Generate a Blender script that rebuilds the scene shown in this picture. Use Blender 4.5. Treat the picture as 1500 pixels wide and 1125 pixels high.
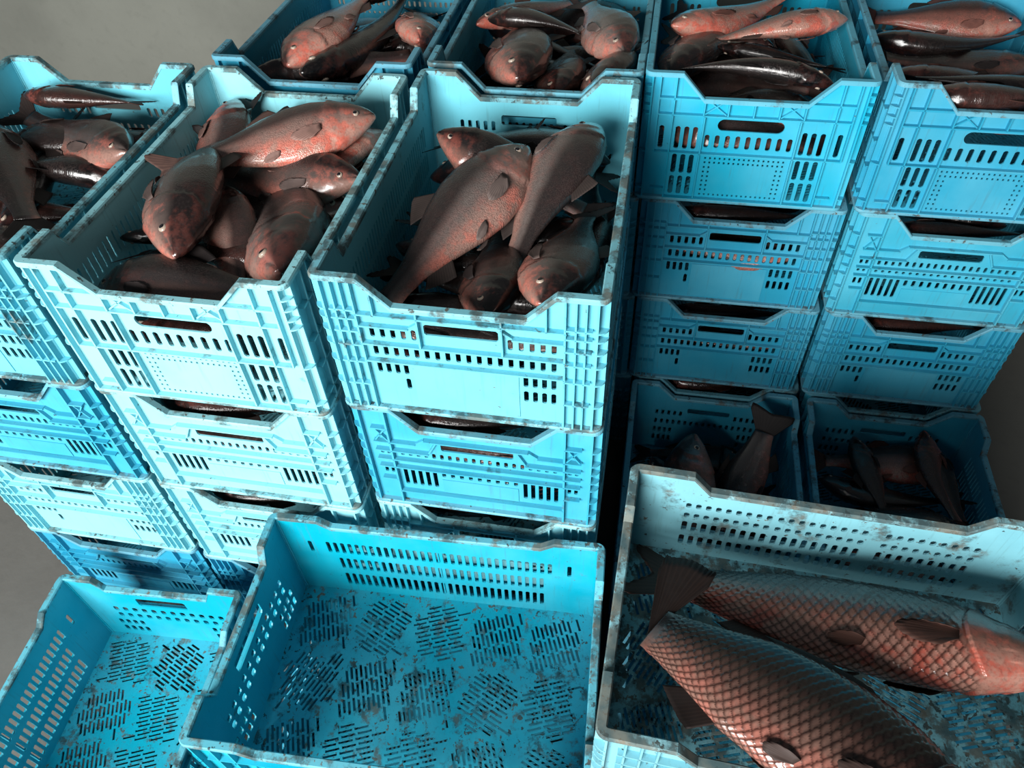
import bpy, math, random
import numpy as np
from mathutils import Vector, Matrix
from mathutils.geometry import delaunay_2d_cdt

for o in list(bpy.data.objects):
    bpy.data.objects.remove(o)
S = bpy.context.scene
COL = S.collection
H = 0.2594            # height of one crate = step of the stacks
T = 4 * H             # rim height of the top crates
PI = math.pi

# ------------------------------------------------------------------ camera
CAM = Vector((0.4245, -0.7097, 0.6184 + T))
ROT = (0.74545, 0.0355, 0.1763)
FPX = 1110.0
cd = bpy.data.cameras.new('camera')
cam = bpy.data.objects.new('camera', cd)
COL.objects.link(cam)
cam.location = CAM
cam.rotation_euler = ROT
cd.sensor_fit = 'HORIZONTAL'
cd.sensor_width = 36.0
cd.lens = 36.0 * FPX / 1500.0
cd.clip_start = 0.02
S.camera = cam
RM = cam.rotation_euler.to_matrix()

def at(px, py, z):
    """point at world height z on the ray of a pixel of the 1500 x 1125 photo"""
    d = RM @ Vector(((px - 750) / FPX, -(py - 562.5) / FPX, -1))
    return CAM + d * ((z - CAM.z) / d.z)

# ------------------------------------------------------------------ light
w = bpy.data.worlds.new('overcast')
S.world = w
w.use_nodes = True
bg = w.node_tree.nodes['Background']
bg.inputs[0].default_value = (0.86, 0.93, 1.0, 1)
bg.inputs[1].default_value = 0.085

def area_light(name, loc, target, sx, sy, power, col):
    ld = bpy.data.lights.new(name, 'AREA')
    ld.shape = 'RECTANGLE'
    ld.size, ld.size_y, ld.energy, ld.color = sx, sy, power, col
    o = bpy.data.objects.new(name, ld)
    COL.objects.link(o)
    o.location = loc
    o.rotation_euler = (Vector(target) - Vector(loc)).to_track_quat('-Z', 'Y').to_euler()
    return o
area_light('doorway_daylight', (-0.80, -3.2, 2.0), (0.25, 0.3, 0.7), 2.0, 1.5, 390, (1.0, 0.985, 0.96))

S.view_settings.view_transform = 'Standard'
S.view_settings.look = 'None'
S.view_settings.gamma = 1
S.view_settings.use_curve_mapping = False
S.view_settings.exposure = 0.0

# ------------------------------------------------------------------ materials
class NT:
    def __init__(s, name):
        s.m = bpy.data.materials.new(name)
        s.m.use_nodes = True
        s.t = s.m.node_tree
        s.b = s.t.nodes['Principled BSDF']
    def n(s, kind, **kw):
        nd = s.t.nodes.new(kind)
        for k, v in kw.items():
            setattr(nd, k, v)
        return nd
    def put(s, sock, v):
        if hasattr(v, 'is_output'):
            s.t.links.new(v, sock)
        elif isinstance(v, (tuple, list)) and len(v) == 3 and sock.type == 'RGBA':
            sock.default_value = (*v, 1)
        else:
            sock.default_value = v
    def math(s, op, a, b=0.0, clamp=False):
        nd = s.n('ShaderNodeMath', operation=op, use_clamp=clamp)
        s.put(nd.inputs[0], a); s.put(nd.inputs[1], b)
        return nd.outputs[0]
    def step(s, v, lo, hi):
        nd = s.n('ShaderNodeMapRange', interpolation_type='SMOOTHSTEP')
        s.put(nd.inputs[0], v); s.put(nd.inputs[1], lo); s.put(nd.inputs[2], hi)
        return nd.outputs[0]
    def mix(s, f, a, b, mode='MIX'):
        nd = s.n('ShaderNodeMix', data_type='RGBA', blend_type=mode)
        s.put(nd.inputs[0], f); s.put(nd.inputs[6], a); s.put(nd.inputs[7], b)
        return nd.outputs[2]
    def coords(s, scale=(1, 1, 1), spread=7.0):
        """object coordinates, shifted by a number of the object's own"""
        tc = s.n('ShaderNodeTexCoord')
        oi = s.n('ShaderNodeObjectInfo')
        mp = s.n('ShaderNodeMapping')
        s.put(mp.inputs['Scale'], scale)
        s.t.links.new(tc.outputs['Object'], mp.inputs[0])
        r = s.math('MULTIPLY', oi.outputs['Random'], spread)
        vv = s.n('ShaderNodeVectorMath', operation='ADD')
        s.t.links.new(mp.outputs[0], vv.inputs[0]); s.t.links.new(r, vv.inputs[1])
        return vv.outputs[0], oi
    def noise(s, vec, scale, detail=4, rough=.55):
        nd = s.n('ShaderNodeTexNoise')
        s.put(nd.inputs['Vector'], vec); s.put(nd.inputs['Scale'], scale)
        s.put(nd.inputs['Detail'], detail); s.put(nd.inputs['Roughness'], rough)
        return nd.outputs[0]
    def bump(s, h, strength, dist):
        nd = s.n('ShaderNodeBump')
        s.put(nd.inputs['Strength'], strength); s.put(nd.inputs['Distance'], dist); s.put(nd.inputs['Height'], h)
        s.t.links.new(nd.outputs[0], s.b.inputs['Normal'])

def plastic(name, grime, grit, rough=.42, fine=16):
    q = NT(name)
    v, oi = q.coords()
    col = oi.outputs['Color']; amt = oi.outputs['Alpha']
    fade = q.step(q.noise(v, 5, 5), .35, .7)
    c = q.mix(q.math('MULTIPLY', fade, .14), col, (.30, .68, .76))
    deep = q.step(q.noise(v, 9, 5), .5, .75)
    c = q.mix(q.math('MULTIPLY', deep, .30), c, (.55, .66, .72), 'MULTIPLY')
    vs, _ = q.coords((60, 60, 4))
    scr = q.step(q.noise(vs, 3, 3), .56, .75)
    c = q.mix(q.math('MULTIPLY', scr, .25), c, (.07, .11, .11))
    # dried mud and slime in blotches and specks
    n1 = q.noise(v, fine, 9, .68)
    th = q.math('SUBTRACT', .80 - grime, q.math('MULTIPLY', amt, .34))
    m1 = q.step(n1, th, q.math('ADD', th, .13))
    n2 = q.noise(v, 95, 4, .6)
    th2 = q.math('SUBTRACT', .80 - grit, q.math('MULTIPLY', amt, .16))
    m2 = q.step(n2, th2, q.math('ADD', th2, .05))
    m = q.math('MAXIMUM', q.math('MULTIPLY', m1, .8), q.math('MULTIPLY', m2, .9))
    dirt = q.mix(q.step(q.noise(v, 34, 4), .35, .7), (.016, .016, .014), (.13, .10, .065))
    c = q.mix(m, c, dirt)
    q.put(q.b.inputs['Base Color'], c)
    q.put(q.b.inputs['Roughness'], q.math('ADD', rough, q.math('MULTIPLY', m, .3)))
    q.put(q.b.inputs['Specular IOR Level'], .35)
    q.bump(q.math('ADD', n1, q.math('MULTIPLY', m, .5)), .25, .002)
    return q.m
M_WALL = plastic('crate_plastic', 0.02, 0.03)
M_RIM = plastic('crate_rim_plastic', 0.19, 0.13, .55, 22)
M_BASE = plastic('crate_base_plastic', 0.055, 0.10, .42, 30)

def fish_skin(name, scales):
    q = NT(name)
    v, oi = q.coords((1, 1, 1))
    col = oi.outputs['Color']; red = oi.outputs['Alpha']
    uv = q.n('ShaderNodeUVMap'); uv.uv_map = 'lay'
    sp = q.n('ShaderNodeSeparateXYZ'); q.t.links.new(uv.outputs[0], sp.inputs[0])
    t, h = sp.outputs[0], sp.outputs[1]
    n1 = q.noise(v, 5.5, 5, .6)
    n2 = q.noise(v, 22, 5, .65)
    n3 = q.noise(v, 90, 3, .6)
    hh = q.math('ADD', h, q.math('MULTIPLY', q.math('SUBTRACT', n1, .5), .25))
    back = q.step(hh, .42, .66)
    belly = q.step(hh, .42, .10)
    c = q.mix(back, col, q.mix(1.0, col, (.13, .125, .135), 'MULTIPLY'))
    c = q.mix(q.math('MULTIPLY', belly, q.math('ADD', .10, q.math('MULTIPLY', red, .68))), c, q.mix(.5, (.46, .31, .25), (.58, .22, .16)))
    # bruised blood red on belly, gill cover and jaw
    head = q.step(t, .34, .16)
    where = q.math('MAXIMUM', q.math('MULTIPLY', belly, .9), q.math('MULTIPLY', head, .65))
    where = q.math('MULTIPLY', q.math('ADD', where, .12), q.math('SUBTRACT', 1.0, q.math('MULTIPLY', back, .8)))
    rm = q.math('MULTIPLY', q.step(q.math('ADD', q.math('MULTIPLY', n1, .6), q.math('MULTIPLY', n2, .4)), .44, .60), where)
    rm = q.math('MULTIPLY', rm, q.math('MULTIPLY', red, 1.25), True)
    c = q.mix(rm, c, q.mix(n2, (.38, .04, .025), (.62, .19, .135)))
    c = q.mix(q.math('MULTIPLY', q.step(n3, .45, .75), .35), c, (.03, .024, .022))
    if scales:
        at_ = q.n('ShaderNodeAttribute'); at_.attribute_name = 'scale_tone'
        tone = at_.outputs['Fac']
        c = q.mix(q.math('SUBTRACT', 1.0, tone, True), c, q.mix(1.0, c, (.07, .05, .045), 'MULTIPLY'))
        q.bump(n3, .12, .002)
    else:
        mp = q.n('ShaderNodeMapping'); q.put(mp.inputs['Scale'], (150, 70, 1)); q.t.links.new(uv.outputs[0], mp.inputs[0])
        vo = q.n('ShaderNodeTexVoronoi'); q.t.links.new(mp.outputs[0], vo.inputs['Vector']); q.put(vo.inputs['Scale'], 1.0)
        body = q.step(t, .20, .30)
        q.bump(q.math('ADD', q.math('MULTIPLY', vo.outputs['Distance'], body), q.math('MULTIPLY', n2, .8)), .28, .003)
        c = q.mix(q.math('MULTIPLY', q.math('MULTIPLY', q.step(vo.outputs['Distance'], .35, .75), body), .28), c, (.05, .038, .034))
    q.put(q.b.inputs['Base Color'], c)
    q.put(q.b.inputs['Roughness'], q.math('ADD', .12, q.math('MULTIPLY', n2, .24)))
    q.put(q.b.inputs['Specular IOR Level'], .5)
    q.put(q.b.inputs['Coat Weight'], .12 if scales else .35)
    q.put(q.b.inputs['Coat Roughness'], .12)
    return q.m
M_FISH = fish_skin('wet_fish_skin', False)
M_CARP = fish_skin('scaled_carp_skin', True)

def simple(name, col, rough, noise_amt=.3, scale=30, spec=.5):
    q = NT(name)
    v, oi = q.coords()
    n = q.noise(v, scale, 4)
    q.put(q.b.inputs['Base Color'], q.mix(q.math('MULTIPLY', n, noise_amt), col, tuple(x * .25 for x in col)))
    q.put(q.b.inputs['Roughness'], rough)
    q.put(q.b.inputs['Specular IOR Level'], spec)
    return q.m

def fin_mat():
    q = NT('fish_fin')
    v, oi = q.coords()
    uv = q.n('ShaderNodeUVMap'); uv.uv_map = 'lay'
    sp = q.n('ShaderNodeSeparateXYZ'); q.t.links.new(uv.outputs[0], sp.inputs[0])
    ray = q.math('SINE', q.math('MULTIPLY', sp.outputs[0], 75.0))
    rr = q.step(ray, .0, .9)
    c = q.mix(1.0, oi.outputs['Color'], (.65, .60, .60), 'MULTIPLY')
    c = q.mix(q.math('MULTIPLY', rr, .6), c, q.mix(1.0, oi.outputs['Color'], (1.1, 1.0, .95), 'MULTIPLY'))
    c = q.mix(q.math('MULTIPLY', q.step(q.noise(v, 14, 4), .4, .7), .35), c, (.02, .016, .015))
    q.put(q.b.inputs['Base Color'], c)
    q.put(q.b.inputs['Roughness'], .6)
    q.put(q.b.inputs['Specular IOR Level'], .2)
    return q.m
M_FIN = fin_mat()
M_EYE = simple('fish_eye', (.38, .31, .25), .15, .5, 60)
M_PUPIL = simple('fish_pupil', (.008, .008, .01), .08, .1)
M_MUD = simple('dried_mud', (.085, .062, .038), .8, .7, 120)

def wall_mat(name, col, scale):
    q = NT(name)
    v, oi = q.coords()
    n = q.noise(v, scale, 6, .6); n2 = q.noise(v, scale * 14, 3)
    c = q.mix(q.step(n, .3, .75), col, tuple(x * .78 for x in col))
    c = q.mix(q.math('MULTIPLY', q.step(n2, .5, .8), .25), c, tuple(x * .6 for x in col))
    q.put(q.b.inputs['Base Color'], c); q.put(q.b.inputs['Roughness'], .85)
    q.bump(n2, .2, .004)
    return q.m
M_PLASTER = wall_mat('grey_plaster', (.25, .26, .228), 1.6)
M_CONCRETE = wall_mat('wet_concrete', (.13, .13, .12), 2.5)

# ------------------------------------------------------------------ mesh helpers
class MB:
    def __init__(s):
        s.v, s.f = [], []
    def add(s, verts, faces):
        k = len(s.v); s.v += [tuple(x) for x in verts]; s.f += [tuple(i + k for i in f) for f in faces]
    def box(s, x0, x1, y0, y1, z0, z1):
        s.add([(x, y, z) for z in (z0, z1) for y in (y0, y1) for x in (x0, x1)],
              [(0, 2, 3, 1), (4, 5, 7, 6), (0, 1, 5, 4), (2, 6, 7, 3), (0, 4, 6, 2), (1, 3, 7, 5)])
    def bar(s, x0, z0, x1, z1, th, y0, y1):
        """a straight rib in the x-z plane from y0 to y1 deep"""
        d = Vector((x1 - x0, z1 - z0)).normalized(); n = Vector((-d.y, d.x)) * th / 2
        P = [(x0 + n.x, z0 + n.y), (x1 + n.x, z1 + n.y), (x1 - n.x, z1 - n.y), (x0 - n.x, z0 - n.y)]
        s.add([(x, y0, z) for x, z in P] + [(x, y1, z) for x, z in P],
              [(0, 1, 2, 3), (7, 6, 5, 4), (0, 4, 5, 1), (1, 5, 6, 2), (2, 6, 7, 3), (3, 7, 4, 0)])
    def mesh(s, name, mat, smooth=False):
        me = bpy.data.meshes.new(name)
        me.from_pydata(s.v, [], s.f)
        me.materials.append(mat)
        if smooth:
            me.polygons.foreach_set('use_smooth', [True] * len(me.polygons))
        return me

def flip(me):
    me.flip_normals(); return me

def obj(name, me, parent=None, loc=(0, 0, 0), rot=(0, 0, 0), color=None):
    o = bpy.data.objects.new(name, me)
    COL.objects.link(o)
    o.parent = parent
    o.location = loc; o.rotation_euler = rot
    if color: o.color = color
    return o

def tag(o, label, cat, group=None):
    o['label'] = label; o['category'] = cat
    if group: o['group'] = group

def rect(x0, x1, z0, z1, c=None):
    """rounded hole"""
    c = c if c is not None else min(x1 - x0, z1 - z0) * .28
    return [(x0 + c, z0), (x1 - c, z0), (x1, z0 + c), (x1, z1 - c), (x1 - c, z1), (x0 + c, z1), (x0, z1 - c), (x0, z0 + c)]

def plate(name, outline, holes, y0, y1, mat, flat=False):
    """sheet in the x-z plane with real holes, between y0 (outer) and y1"""
    vs = [Vector(p) for p in outline]; faces = [list(range(len(outline)))]
    for h in holes:
        k = len(vs); vs += [Vector(p) for p in h]; faces.append(list(range(k, k + len(h))))
    ov, oe, of, _, _, orf = delaunay_2d_cdt(vs, [], faces, 1, 1e-7)
    tri = [f for f, g in zip(of, orf) if list(g) == [0]]
    n = len(ov); mb = MB()
    V = [(p.x, y0, p.y) for p in ov] + [(p.x, y1, p.y) for p in ov]
    F = []; edges = {}
    for f in tri:
        F.append(tuple(f)); F.append(tuple(i + n for i in reversed(f)))
        for a, b in zip(f, list(f[1:]) + [f[0]]):
            edges[(a, b)] = 1
    for a, b in edges:
        if (b, a) not in edges:
            F.append((b, a, a + n, b + n))
    if flat:      # lay the sheet down: z becomes y
        V = [(x, z, -y) for x, y, z in V]
    mb.add(V, F)
    me = mb.mesh(name, mat)
    return me

def sweep(mb, pts, sec, closed):
    """pts: (outer xy, inner xy, z); sec: (share from outer to inner, dz)"""
    m = len(sec); V = []
    for (ox, oy), (ix, iy), z in pts:
        for s_, dz in sec:
            V.append((ox + (ix - ox) * s_, oy + (iy - oy) * s_, z + dz))
    F = []; n = len(pts)
    for i in range(n if closed else n - 1):
        j = (i + 1) % n
        for k in range(m):
            l = (k + 1) % m
            F.append((i * m + k, i * m + l, j * m + l, j * m + k))
    if not closed:
        F.append(tuple(range(m))[::-1]); F.append(tuple((n - 1) * m + k for k in range(m)))
    mb.add(V, F)

# ------------------------------------------------------------------ crates
R = .015     # rim corner radius
INS = .0138  # rim width
TH = .003    # sheet thickness

class CrateKind:
    pass

def arc_pts(sx, sy, W, L, n=7, ins=INS, r=R):
    """outer / inner points round the corner (sx, sy), from the end side to the long side"""
    cx, cy = sx * (W / 2 - r), sy * (L / 2 - r)
    out = []
    for i in range(n):
        a = PI / 2 * i / (n - 1)      # 0: facing the end (y), 90: facing the side (x)
        dx, dy = math.sin(a) * sx, math.cos(a) * sy
        out.append(((cx + dx * r, cy + dy * r), (cx + dx * (r - ins), cy + dy * (r - ins))))
    return out

def build_kind(key, end_holes, end_ribs, end_bars, side_holes, side_ribs, ep, sp_, hgt=H, W=.4, L=.6, shelves=(.22, .28, .37, .47, .60, .78), panel=None, side_panel=None):
    K = CrateKind(); K.h = hgt; K.W, K.L = W, L
    def prof(u, p):          # rim height along a wall, p = (raised until, dip from, dip depth)
        a, b, d = p; u = abs(u)
        return hgt if u >= a else (hgt - d if u <= b else hgt - d * (a - u) / (a - b))
    K.prof = prof
    # rim: one closed loop
    pts = []
    def straight(vals, fn):
        for v_ in vals: pts.append(fn(v_))
    ea, eb, ed = ep; sa, sb, sd = sp_
    ev = [-ea, -eb, eb, ea]; sv = [-sa, -sb, sb, sa]
    def endpt(s_): return lambda x: ((x, s_ * L / 2), (x, s_ * (L / 2 - INS)), prof(x, ep))
    def sidept(s_): return lambda y: ((s_ * W / 2, y), (s_ * (W / 2 - INS), y), prof(y, sp_))
    straight(ev, endpt(-1))
    for o_, i_ in arc_pts(1, -1, W, L): pts.append((o_, i_, hgt))
    straight(sv, sidept(1))
    for o_, i_ in reversed(arc_pts(1, 1, W, L)): pts.append((o_, i_, hgt))
    straight(ev[::-1], endpt(1))
    for o_, i_ in arc_pts(-1, 1, W, L): pts.append((o_, i_, hgt))
    straight(sv[::-1], sidept(-1))
    for o_, i_ in reversed(arc_pts(-1, -1, W, L)): pts.append((o_, i_, hgt))
    mb = MB()
    sweep(mb, pts, [(0, -.0022), (.13, 0), (.87, 0), (1, -.0022), (1, -.0075), (0, -.0075)], True)
    K.rim = mb.mesh(key + '_rim', M_RIM)
    # bottom flange
    mb = MB()
    sweep(mb, [(o_, i_, .007) for o_, i_, z in pts], [(.0, -.002), (.1, 0), (1, 0), (1, -.007), (.1, -.007), (0, -.005)], True)
    K.flange = mb.mesh(key + '_flange', M_RIM)
    zb = .003
    def wall(width, p, holes, n, reach):
        e = width / 2 - R
        top = [(x, prof(x, p) - .003) for x in (e, p[0], p[1], -p[1], -p[0], -e)]
        y0 = -reach / 2 + INS - TH - .001
        return plate(n, [(-e, zb), (e, zb)] + top, holes, y0, y0 + TH, M_WALL), y0
    K.end, ey = wall(W, ep, end_holes, key + '_end', L)
    K.side, sy = wall(L, sp_, side_holes, key + '_side', W)
    def ribs(name, boxes, bars, p, y0, reach):
        mb = MB(); yo = -reach / 2 + .0008
        for (x0, x1, z0, z1) in boxes:
            lim = min(prof(x0, p), prof(x1, p)) - .004
            mb.box(x0, x1, yo, y0 + .0005, z0, min(z1, lim))
        for (x0, z0, x1, z1, th) in bars:
            mb.bar(x0, z0, x1, z1, th, yo + .003, y0 + .0005)
        return mb.mesh(name, M_WALL)
    K.end_ribs = ribs(key + '_end_ribs', end_ribs, end_bars, ep, ey, L)
    K.side_ribs = ribs(key + '_side_ribs', side_ribs, [], sp_, sy, W)
    K.panel = None
    def pan(pn, y0, n):
        mb = MB(); x0, x1, z0, z1 = pn
        mb.box(x0, x1, y0 - .0016, y0 + .0005, z0, z1)
        return mb.mesh(n, M_WALL)
    if panel: K.panel = pan(panel, ey, key + '_panel')
    # corner posts with shelf ribs
    K.post = []
    for sx, s_y in ((1, -1), (-1, -1), (-1, 1), (1, 1)):
        mb = MB()
        A = arc_pts(sx, s_y, W, L, 6, INS, R)
        # sheet
        sec = []
        inner = [(o_, i_) for o_, i_ in A]
        V = []
        for o_, i_ in inner:
            d = Vector((o_[0] - i_[0], o_[1] - i_[1])).normalized() * TH
            for (px, py) in (i_, (i_[0] + d.x, i_[1] + d.y)):
                V.append((px, py, zb)); V.append((px, py, hgt - .003))
        F = []
        for i in range(len(inner) - 1):
            a, b = i * 4, i * 4 + 4
            F += [(a, b, b + 1, a + 1), (a + 2, a + 3, b + 3, b + 2), (a + 1, b + 1, b + 3, a + 3), (a, a + 2, b + 2, b)]
        mb.add(V, F)
        for f in shelves:
            z = hgt * (1 - f)
            sweep(mb, [(o_, i_, z) for o_, i_ in A], [(0, .0012), (1, .0012), (1, -.0012), (0, -.0012)], False)
        # stiff vertical edges where the wall ribs begin
        x = sx * (W / 2 - R); y = s_y * (L / 2 - R)
        yy = sorted((s_y * (L / 2 - .001), s_y * (L / 2 - INS))); xx = sorted((sx * (W / 2 - .001), sx * (W / 2 - INS)))
        mb.box(x - .0015, x + .0015, yy[0], yy[1], zb, hgt - .004)
        mb.box(xx[0], xx[1], y - .0015, y + .0015, zb, hgt - .004)
        K.post.append(mb.mesh(key + '_post', M_WALL))
    # base with slots in patches that run different ways
    rnd = random.Random(5)
    holes = []
    nx, ny = 3, 5
    cw, cl = (W - .044) / nx, (L - .044) / ny
    for i in range(nx):
        for j in range(ny):
            cx, cy = -W / 2 + .022 + cw * (i + .5), -L / 2 + .022 + cl * (j + .5)
            a = [20, 65, 110, 155][(i * 2 + j * 3 + rnd.randint(0, 1)) % 4] * PI / 180
            ca, sa_ = math.cos(a), math.sin(a)
            for u in range(-4, 5):
                for v_ in range(-11, 12):
                    du, dv = u * .0290 + (v_ % 2) * .005, v_ * .0088
                    hl = .0122
                    q = []
                    for (qx, qz) in ((-hl, -.0023), (hl, -.0023), (hl, .0023), (-hl, .0023)):
                        q.append((cx + (du + qx) * ca - (dv + qz) * sa_, cy + (du + qx) * sa_ + (dv + qz) * ca))
                    if any(abs(p[0] - cx) > cw / 2 - .0005 or abs(p[1] - cy) > cl / 2 - .0005 for p in q): continue
                    holes.append(q)
    e = INS - .002
    K.base = plate(key + '_base', [(-W / 2 + e, -L / 2 + e), (W / 2 - e, -L / 2 + e), (W / 2 - e, L / 2 - e), (-W / 2 + e, L / 2 - e)], holes, -.012, -.008, M_BASE, True)
    return K

def fz(f, h=H): return h * (1 - f)

def row(x0, x1, n, wd, f0, f1, h=H, skew=0):
    if n == 1: xs = [(x0 + x1) / 2]
    else: xs = [x0 + (x1 - x0) * i / (n - 1) for i in range(n)]
    return [rect(x - wd / 2, x + wd / 2, fz(f1, h), fz(f0, h)) for x in xs]

def hbar(x0, x1, f, h=H, th=.0026): return (x0, x1, fz(f, h) - th / 2, fz(f, h) + th / 2)
def vbar(x, f0, f1, h=H, th=.0026): return (x - th / 2, x + th / 2, fz(f1, h), fz(f0, h))
def both(fn, items):
    out = []
    for it in items: out += fn(it, 1) + fn(it, -1)
    return out
def mir(boxes): return [(min(-a, -b), max(-a, -b), c, d) for a, b, c, d in boxes]
def mirb(bars): return [(-a, b, -c, d, t) for a, b, c, d, t in bars]
def mirh(holes): return [[(-x, z) for x, z in reversed(h)] for h in holes]

# long walls shared by the deep crates: three rows of narrow upright slots
def side_slots(n=40, half=.228, rows=((.30, .46), (.50, .66), (.70, .88)), wd=.0042):
    out = []
    for k, (a, b) in enumerate(rows):
        out += row(-half, half, n, wd, a, b)
    return out
SIDE_RIBS = [hbar(-.27, .27, f) for f in (.24, .48, .68, .90)] + [vbar(x, .0, .99) for x in (-.252, -.234, -.12, 0, .12, .234, .252)]

EP = (.132, .090, .045); SP = (.222, .206, .034)
# kind A: ribbed corners, square holes, plain panel
hA = [rect(-.052, .052, fz(.375), fz(.300), .003)]
r1 = row(.068, .128, 5, .0072, .350, .425); hA += r1 + mirh(r1)
hA += row(-.128, .128, 18, .0072, .490, .560)
r3 = row(.088, .128, 4, .0072, .615, .700); hA += r3 + mirh(r3)
r4 = row(.088, .128, 4, .0072, .735, .820); hA += r4 + row(-.088, -.088, 1, .0072, .735, .820)
bA = [hbar(-.145, .145, .245), hbar(-.145, .145, .455), hbar(-.145, .145, .585), vbar(.058, .17, .455), vbar(-.058, .17, .455)]
c = [vbar(.143, .0, .99), vbar(.157, 0, .99), vbar(.170, 0, .99)] + [hbar(.143, .179, f) for f in (.22, .28, .37, .47, .60, .78)] + [hbar(.072, .143, .325), vbar(.118, .0, .245)]
bA += c + mir(c)
dA = [(.058, fz(.285), .072, fz(.325), .003)]; dA += mirb(dA)
KA = build_kind('ribbed_crate', hA, bA, dA, side_slots(), SIDE_RIBS, EP, SP, panel=(-.078, .078, fz(.955), fz(.62)))
# kind B: cross braces, tall slots at both sides of a plain panel
hB = [rect(-.060, .060, fz(.395), fz(.325), .003)]
hB += [h_ for h_ in row(-.128, .128, 20, .0062, .435, .485)]
hB += row(-.128, .128, 20, .0062, .535, .560)
hB += row(-.062, .062, 9, .0070, .615, .675)
r = row(.078, .130, 5, .0072, .615, .800); hB += r + mirh(r)
r = row(.152, .163, 2, .0060, .435, .485) + row(.152, .163, 2, .0060, .535, .560) + row(.152, .163, 2, .0060, .625, .685); hB += r + mirh(r)
bB = [hbar(-.170, .170, f) for f in (.505, .585)] + [hbar(-.085, .085, .285), hbar(-.143, .143, .85)]
c = [vbar(.143, 0, .99, th=.0034), hbar(.10, .170, .33), hbar(.143, .170, .20), hbar(.143, .170, .72), hbar(.08, .143, .415), hbar(.143, .170, .415)]
bB += c + mir(c)
dB = [(.085, fz(.285), .10, fz(.33), .003), (.146, fz(.20), .168, fz(.33), .0022), (.146, fz(.33), .168, fz(.20), .0022), (.066, fz(.30), .08, fz(.41), .003)]
dB += mirb(dB)
KB = build_kind('braced_crate', hB, bB, dB, side_slots(36), SIDE_RIBS, EP, SP, shelves=(.20, .33, .415, .505, .585, .72, .86), panel=(-.066, .066, fz(.84), fz(.70)))
# kind C: oval hand hole, tall slots, dotted panel
a_ = [((.048 if math.cos(i * PI / 12 + .01) > 0 else -.048) + .0115 * math.cos(i * PI / 12), fz(.375) + .0115 * math.sin(i * PI / 12)) for i in range(24)]
hC = [a_]
hC += row(-.075, .075, 9, .0085, .455, .555)
r = row(.098, .130, 3, .0090, .40, .575) + row(.160, .160, 1, .0090, .40, .575) + row(.098, .130, 3, .0090, .62, .775) + row(.098, .130, 3, .0090, .80, .955)
hC += r + mirh(r)
for k in range(17):
    x = -.072 + .009 * k
    for f in (.64, .675): hC.append([(x - .0017, fz(f) - .002), (x + .0017, fz(f) - .002), (x + .0017, fz(f) + .002), (x - .0017, fz(f) + .002)])
    hC.append([(x - .0017, fz(.945) - .002), (x + .0017, fz(.945) - .002), (x + .0017, fz(.945) + .002), (x - .0017, fz(.945) + .002)])
for k in range(6):
    f = .715 + .038 * k
    for x in (-.072, -.063, .063, .072): hC.append([(x - .0017, fz(f) - .002), (x + .0017, fz(f) - .002), (x + .0017, fz(f) + .002), (x - .0017, fz(f) + .002)])
bC = [hbar(-.170, .170, .30), hbar(-.170, .170, .595), vbar(0, .17, .30), hbar(-.145, .145, .975)]
c = [vbar(.143, 0, .99), vbar(.171, .0, .595, th=.0026), vbar(.085, .30, .99), vbar(.045, .17, .30), vbar(.088, .17, .30), hbar(.088, .170, .17), hbar(.143, .170, .90)]
bC += c + mir(c)
dC = [(.048, fz(.18), .086, fz(.29), .0022), (.048, fz(.29), .086, fz(.18), .0022)]; dC += mirb(dC)
KC = build_kind('slotted_crate', hC, bC, dC, side_slots(34), SIDE_RIBS, EP, SP, shelves=(.10, .17, .24, .30, .595, .90))
# kind D: the empty crate, seen from its long side
hD = row(-.205, .205, 31, .0075, .26, .40) + row(-.19, .19, 29, .0072, .47, .62) + row(-.19, .19, 29, .0078, .69, .86)
hD += row(-.24, -.24, 1, .0075, .27, .41) + row(.24, .24, 1, .0075, .27, .41)
eD = [rect(-.055, .055, fz(.36), fz(.24), .004)]
for a, b in ((.42, .49), (.53, .60)): eD += row(-.12, .12, 12, .011, a, b)
for a, b in ((.66, .74), (.78, .87)):
    r = row(.085, .135, 4, .0095, a, b); eD += r + mirh(r)
KD = build_kind('long_side_crate', eD, [hbar(-.17, .17, .39), hbar(-.17, .17, .63), vbar(.145, 0, .99), vbar(-.145, 0, .99)], [], hD, [hbar(-.27, .27, f) for f in (.22, .44, .655, .9)] + [vbar(x, 0, .99) for x in (-.252, -.225, 0, .225, .252)], (.128, .112, .036), (.212, .188, .018))
# kind E: the shallow pale crate of the two carps
hE = 0.2188
he = []
for x0 in (-.205, -.052, .085):
    nn = 9 if x0 < 0 else 9
    he += row(x0, x0 + .120, nn, .0082, .30, .355, hE) + row(x0, x0 + .120, nn, .0085, .42, .475, hE) + row(x0, x0 + .120, nn, .0085, .53, .65, hE) + row(x0, x0 + .120, nn, .0085, .71, .83, hE)
eE = [rect(-.05, .05, fz(.42, hE), fz(.30, hE), .004)]
for a, b in ((.5, .62), (.68, .84)): eE += row(-.125, .125, 22, .0055, a, b, hE)
sE = [hbar(-.27, .27, f, hE) for f in (.24, .38, .50, .68, .86)] + [vbar(x, 0, .99, hE) for x in (-.262, -.243, -.224, 0, .224, .243, .262)]
KE = build_kind('shallow_crate', eE, [hbar(-.17, .17, f, hE) for f in (.25, .46, .86)] + [vbar(x, 0, .99, hE) for x in (-.155, -.14, .14, .155)], [], he, sE, (.122, .112, .028), (.205, .178, .032), hgt=hE)

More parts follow.
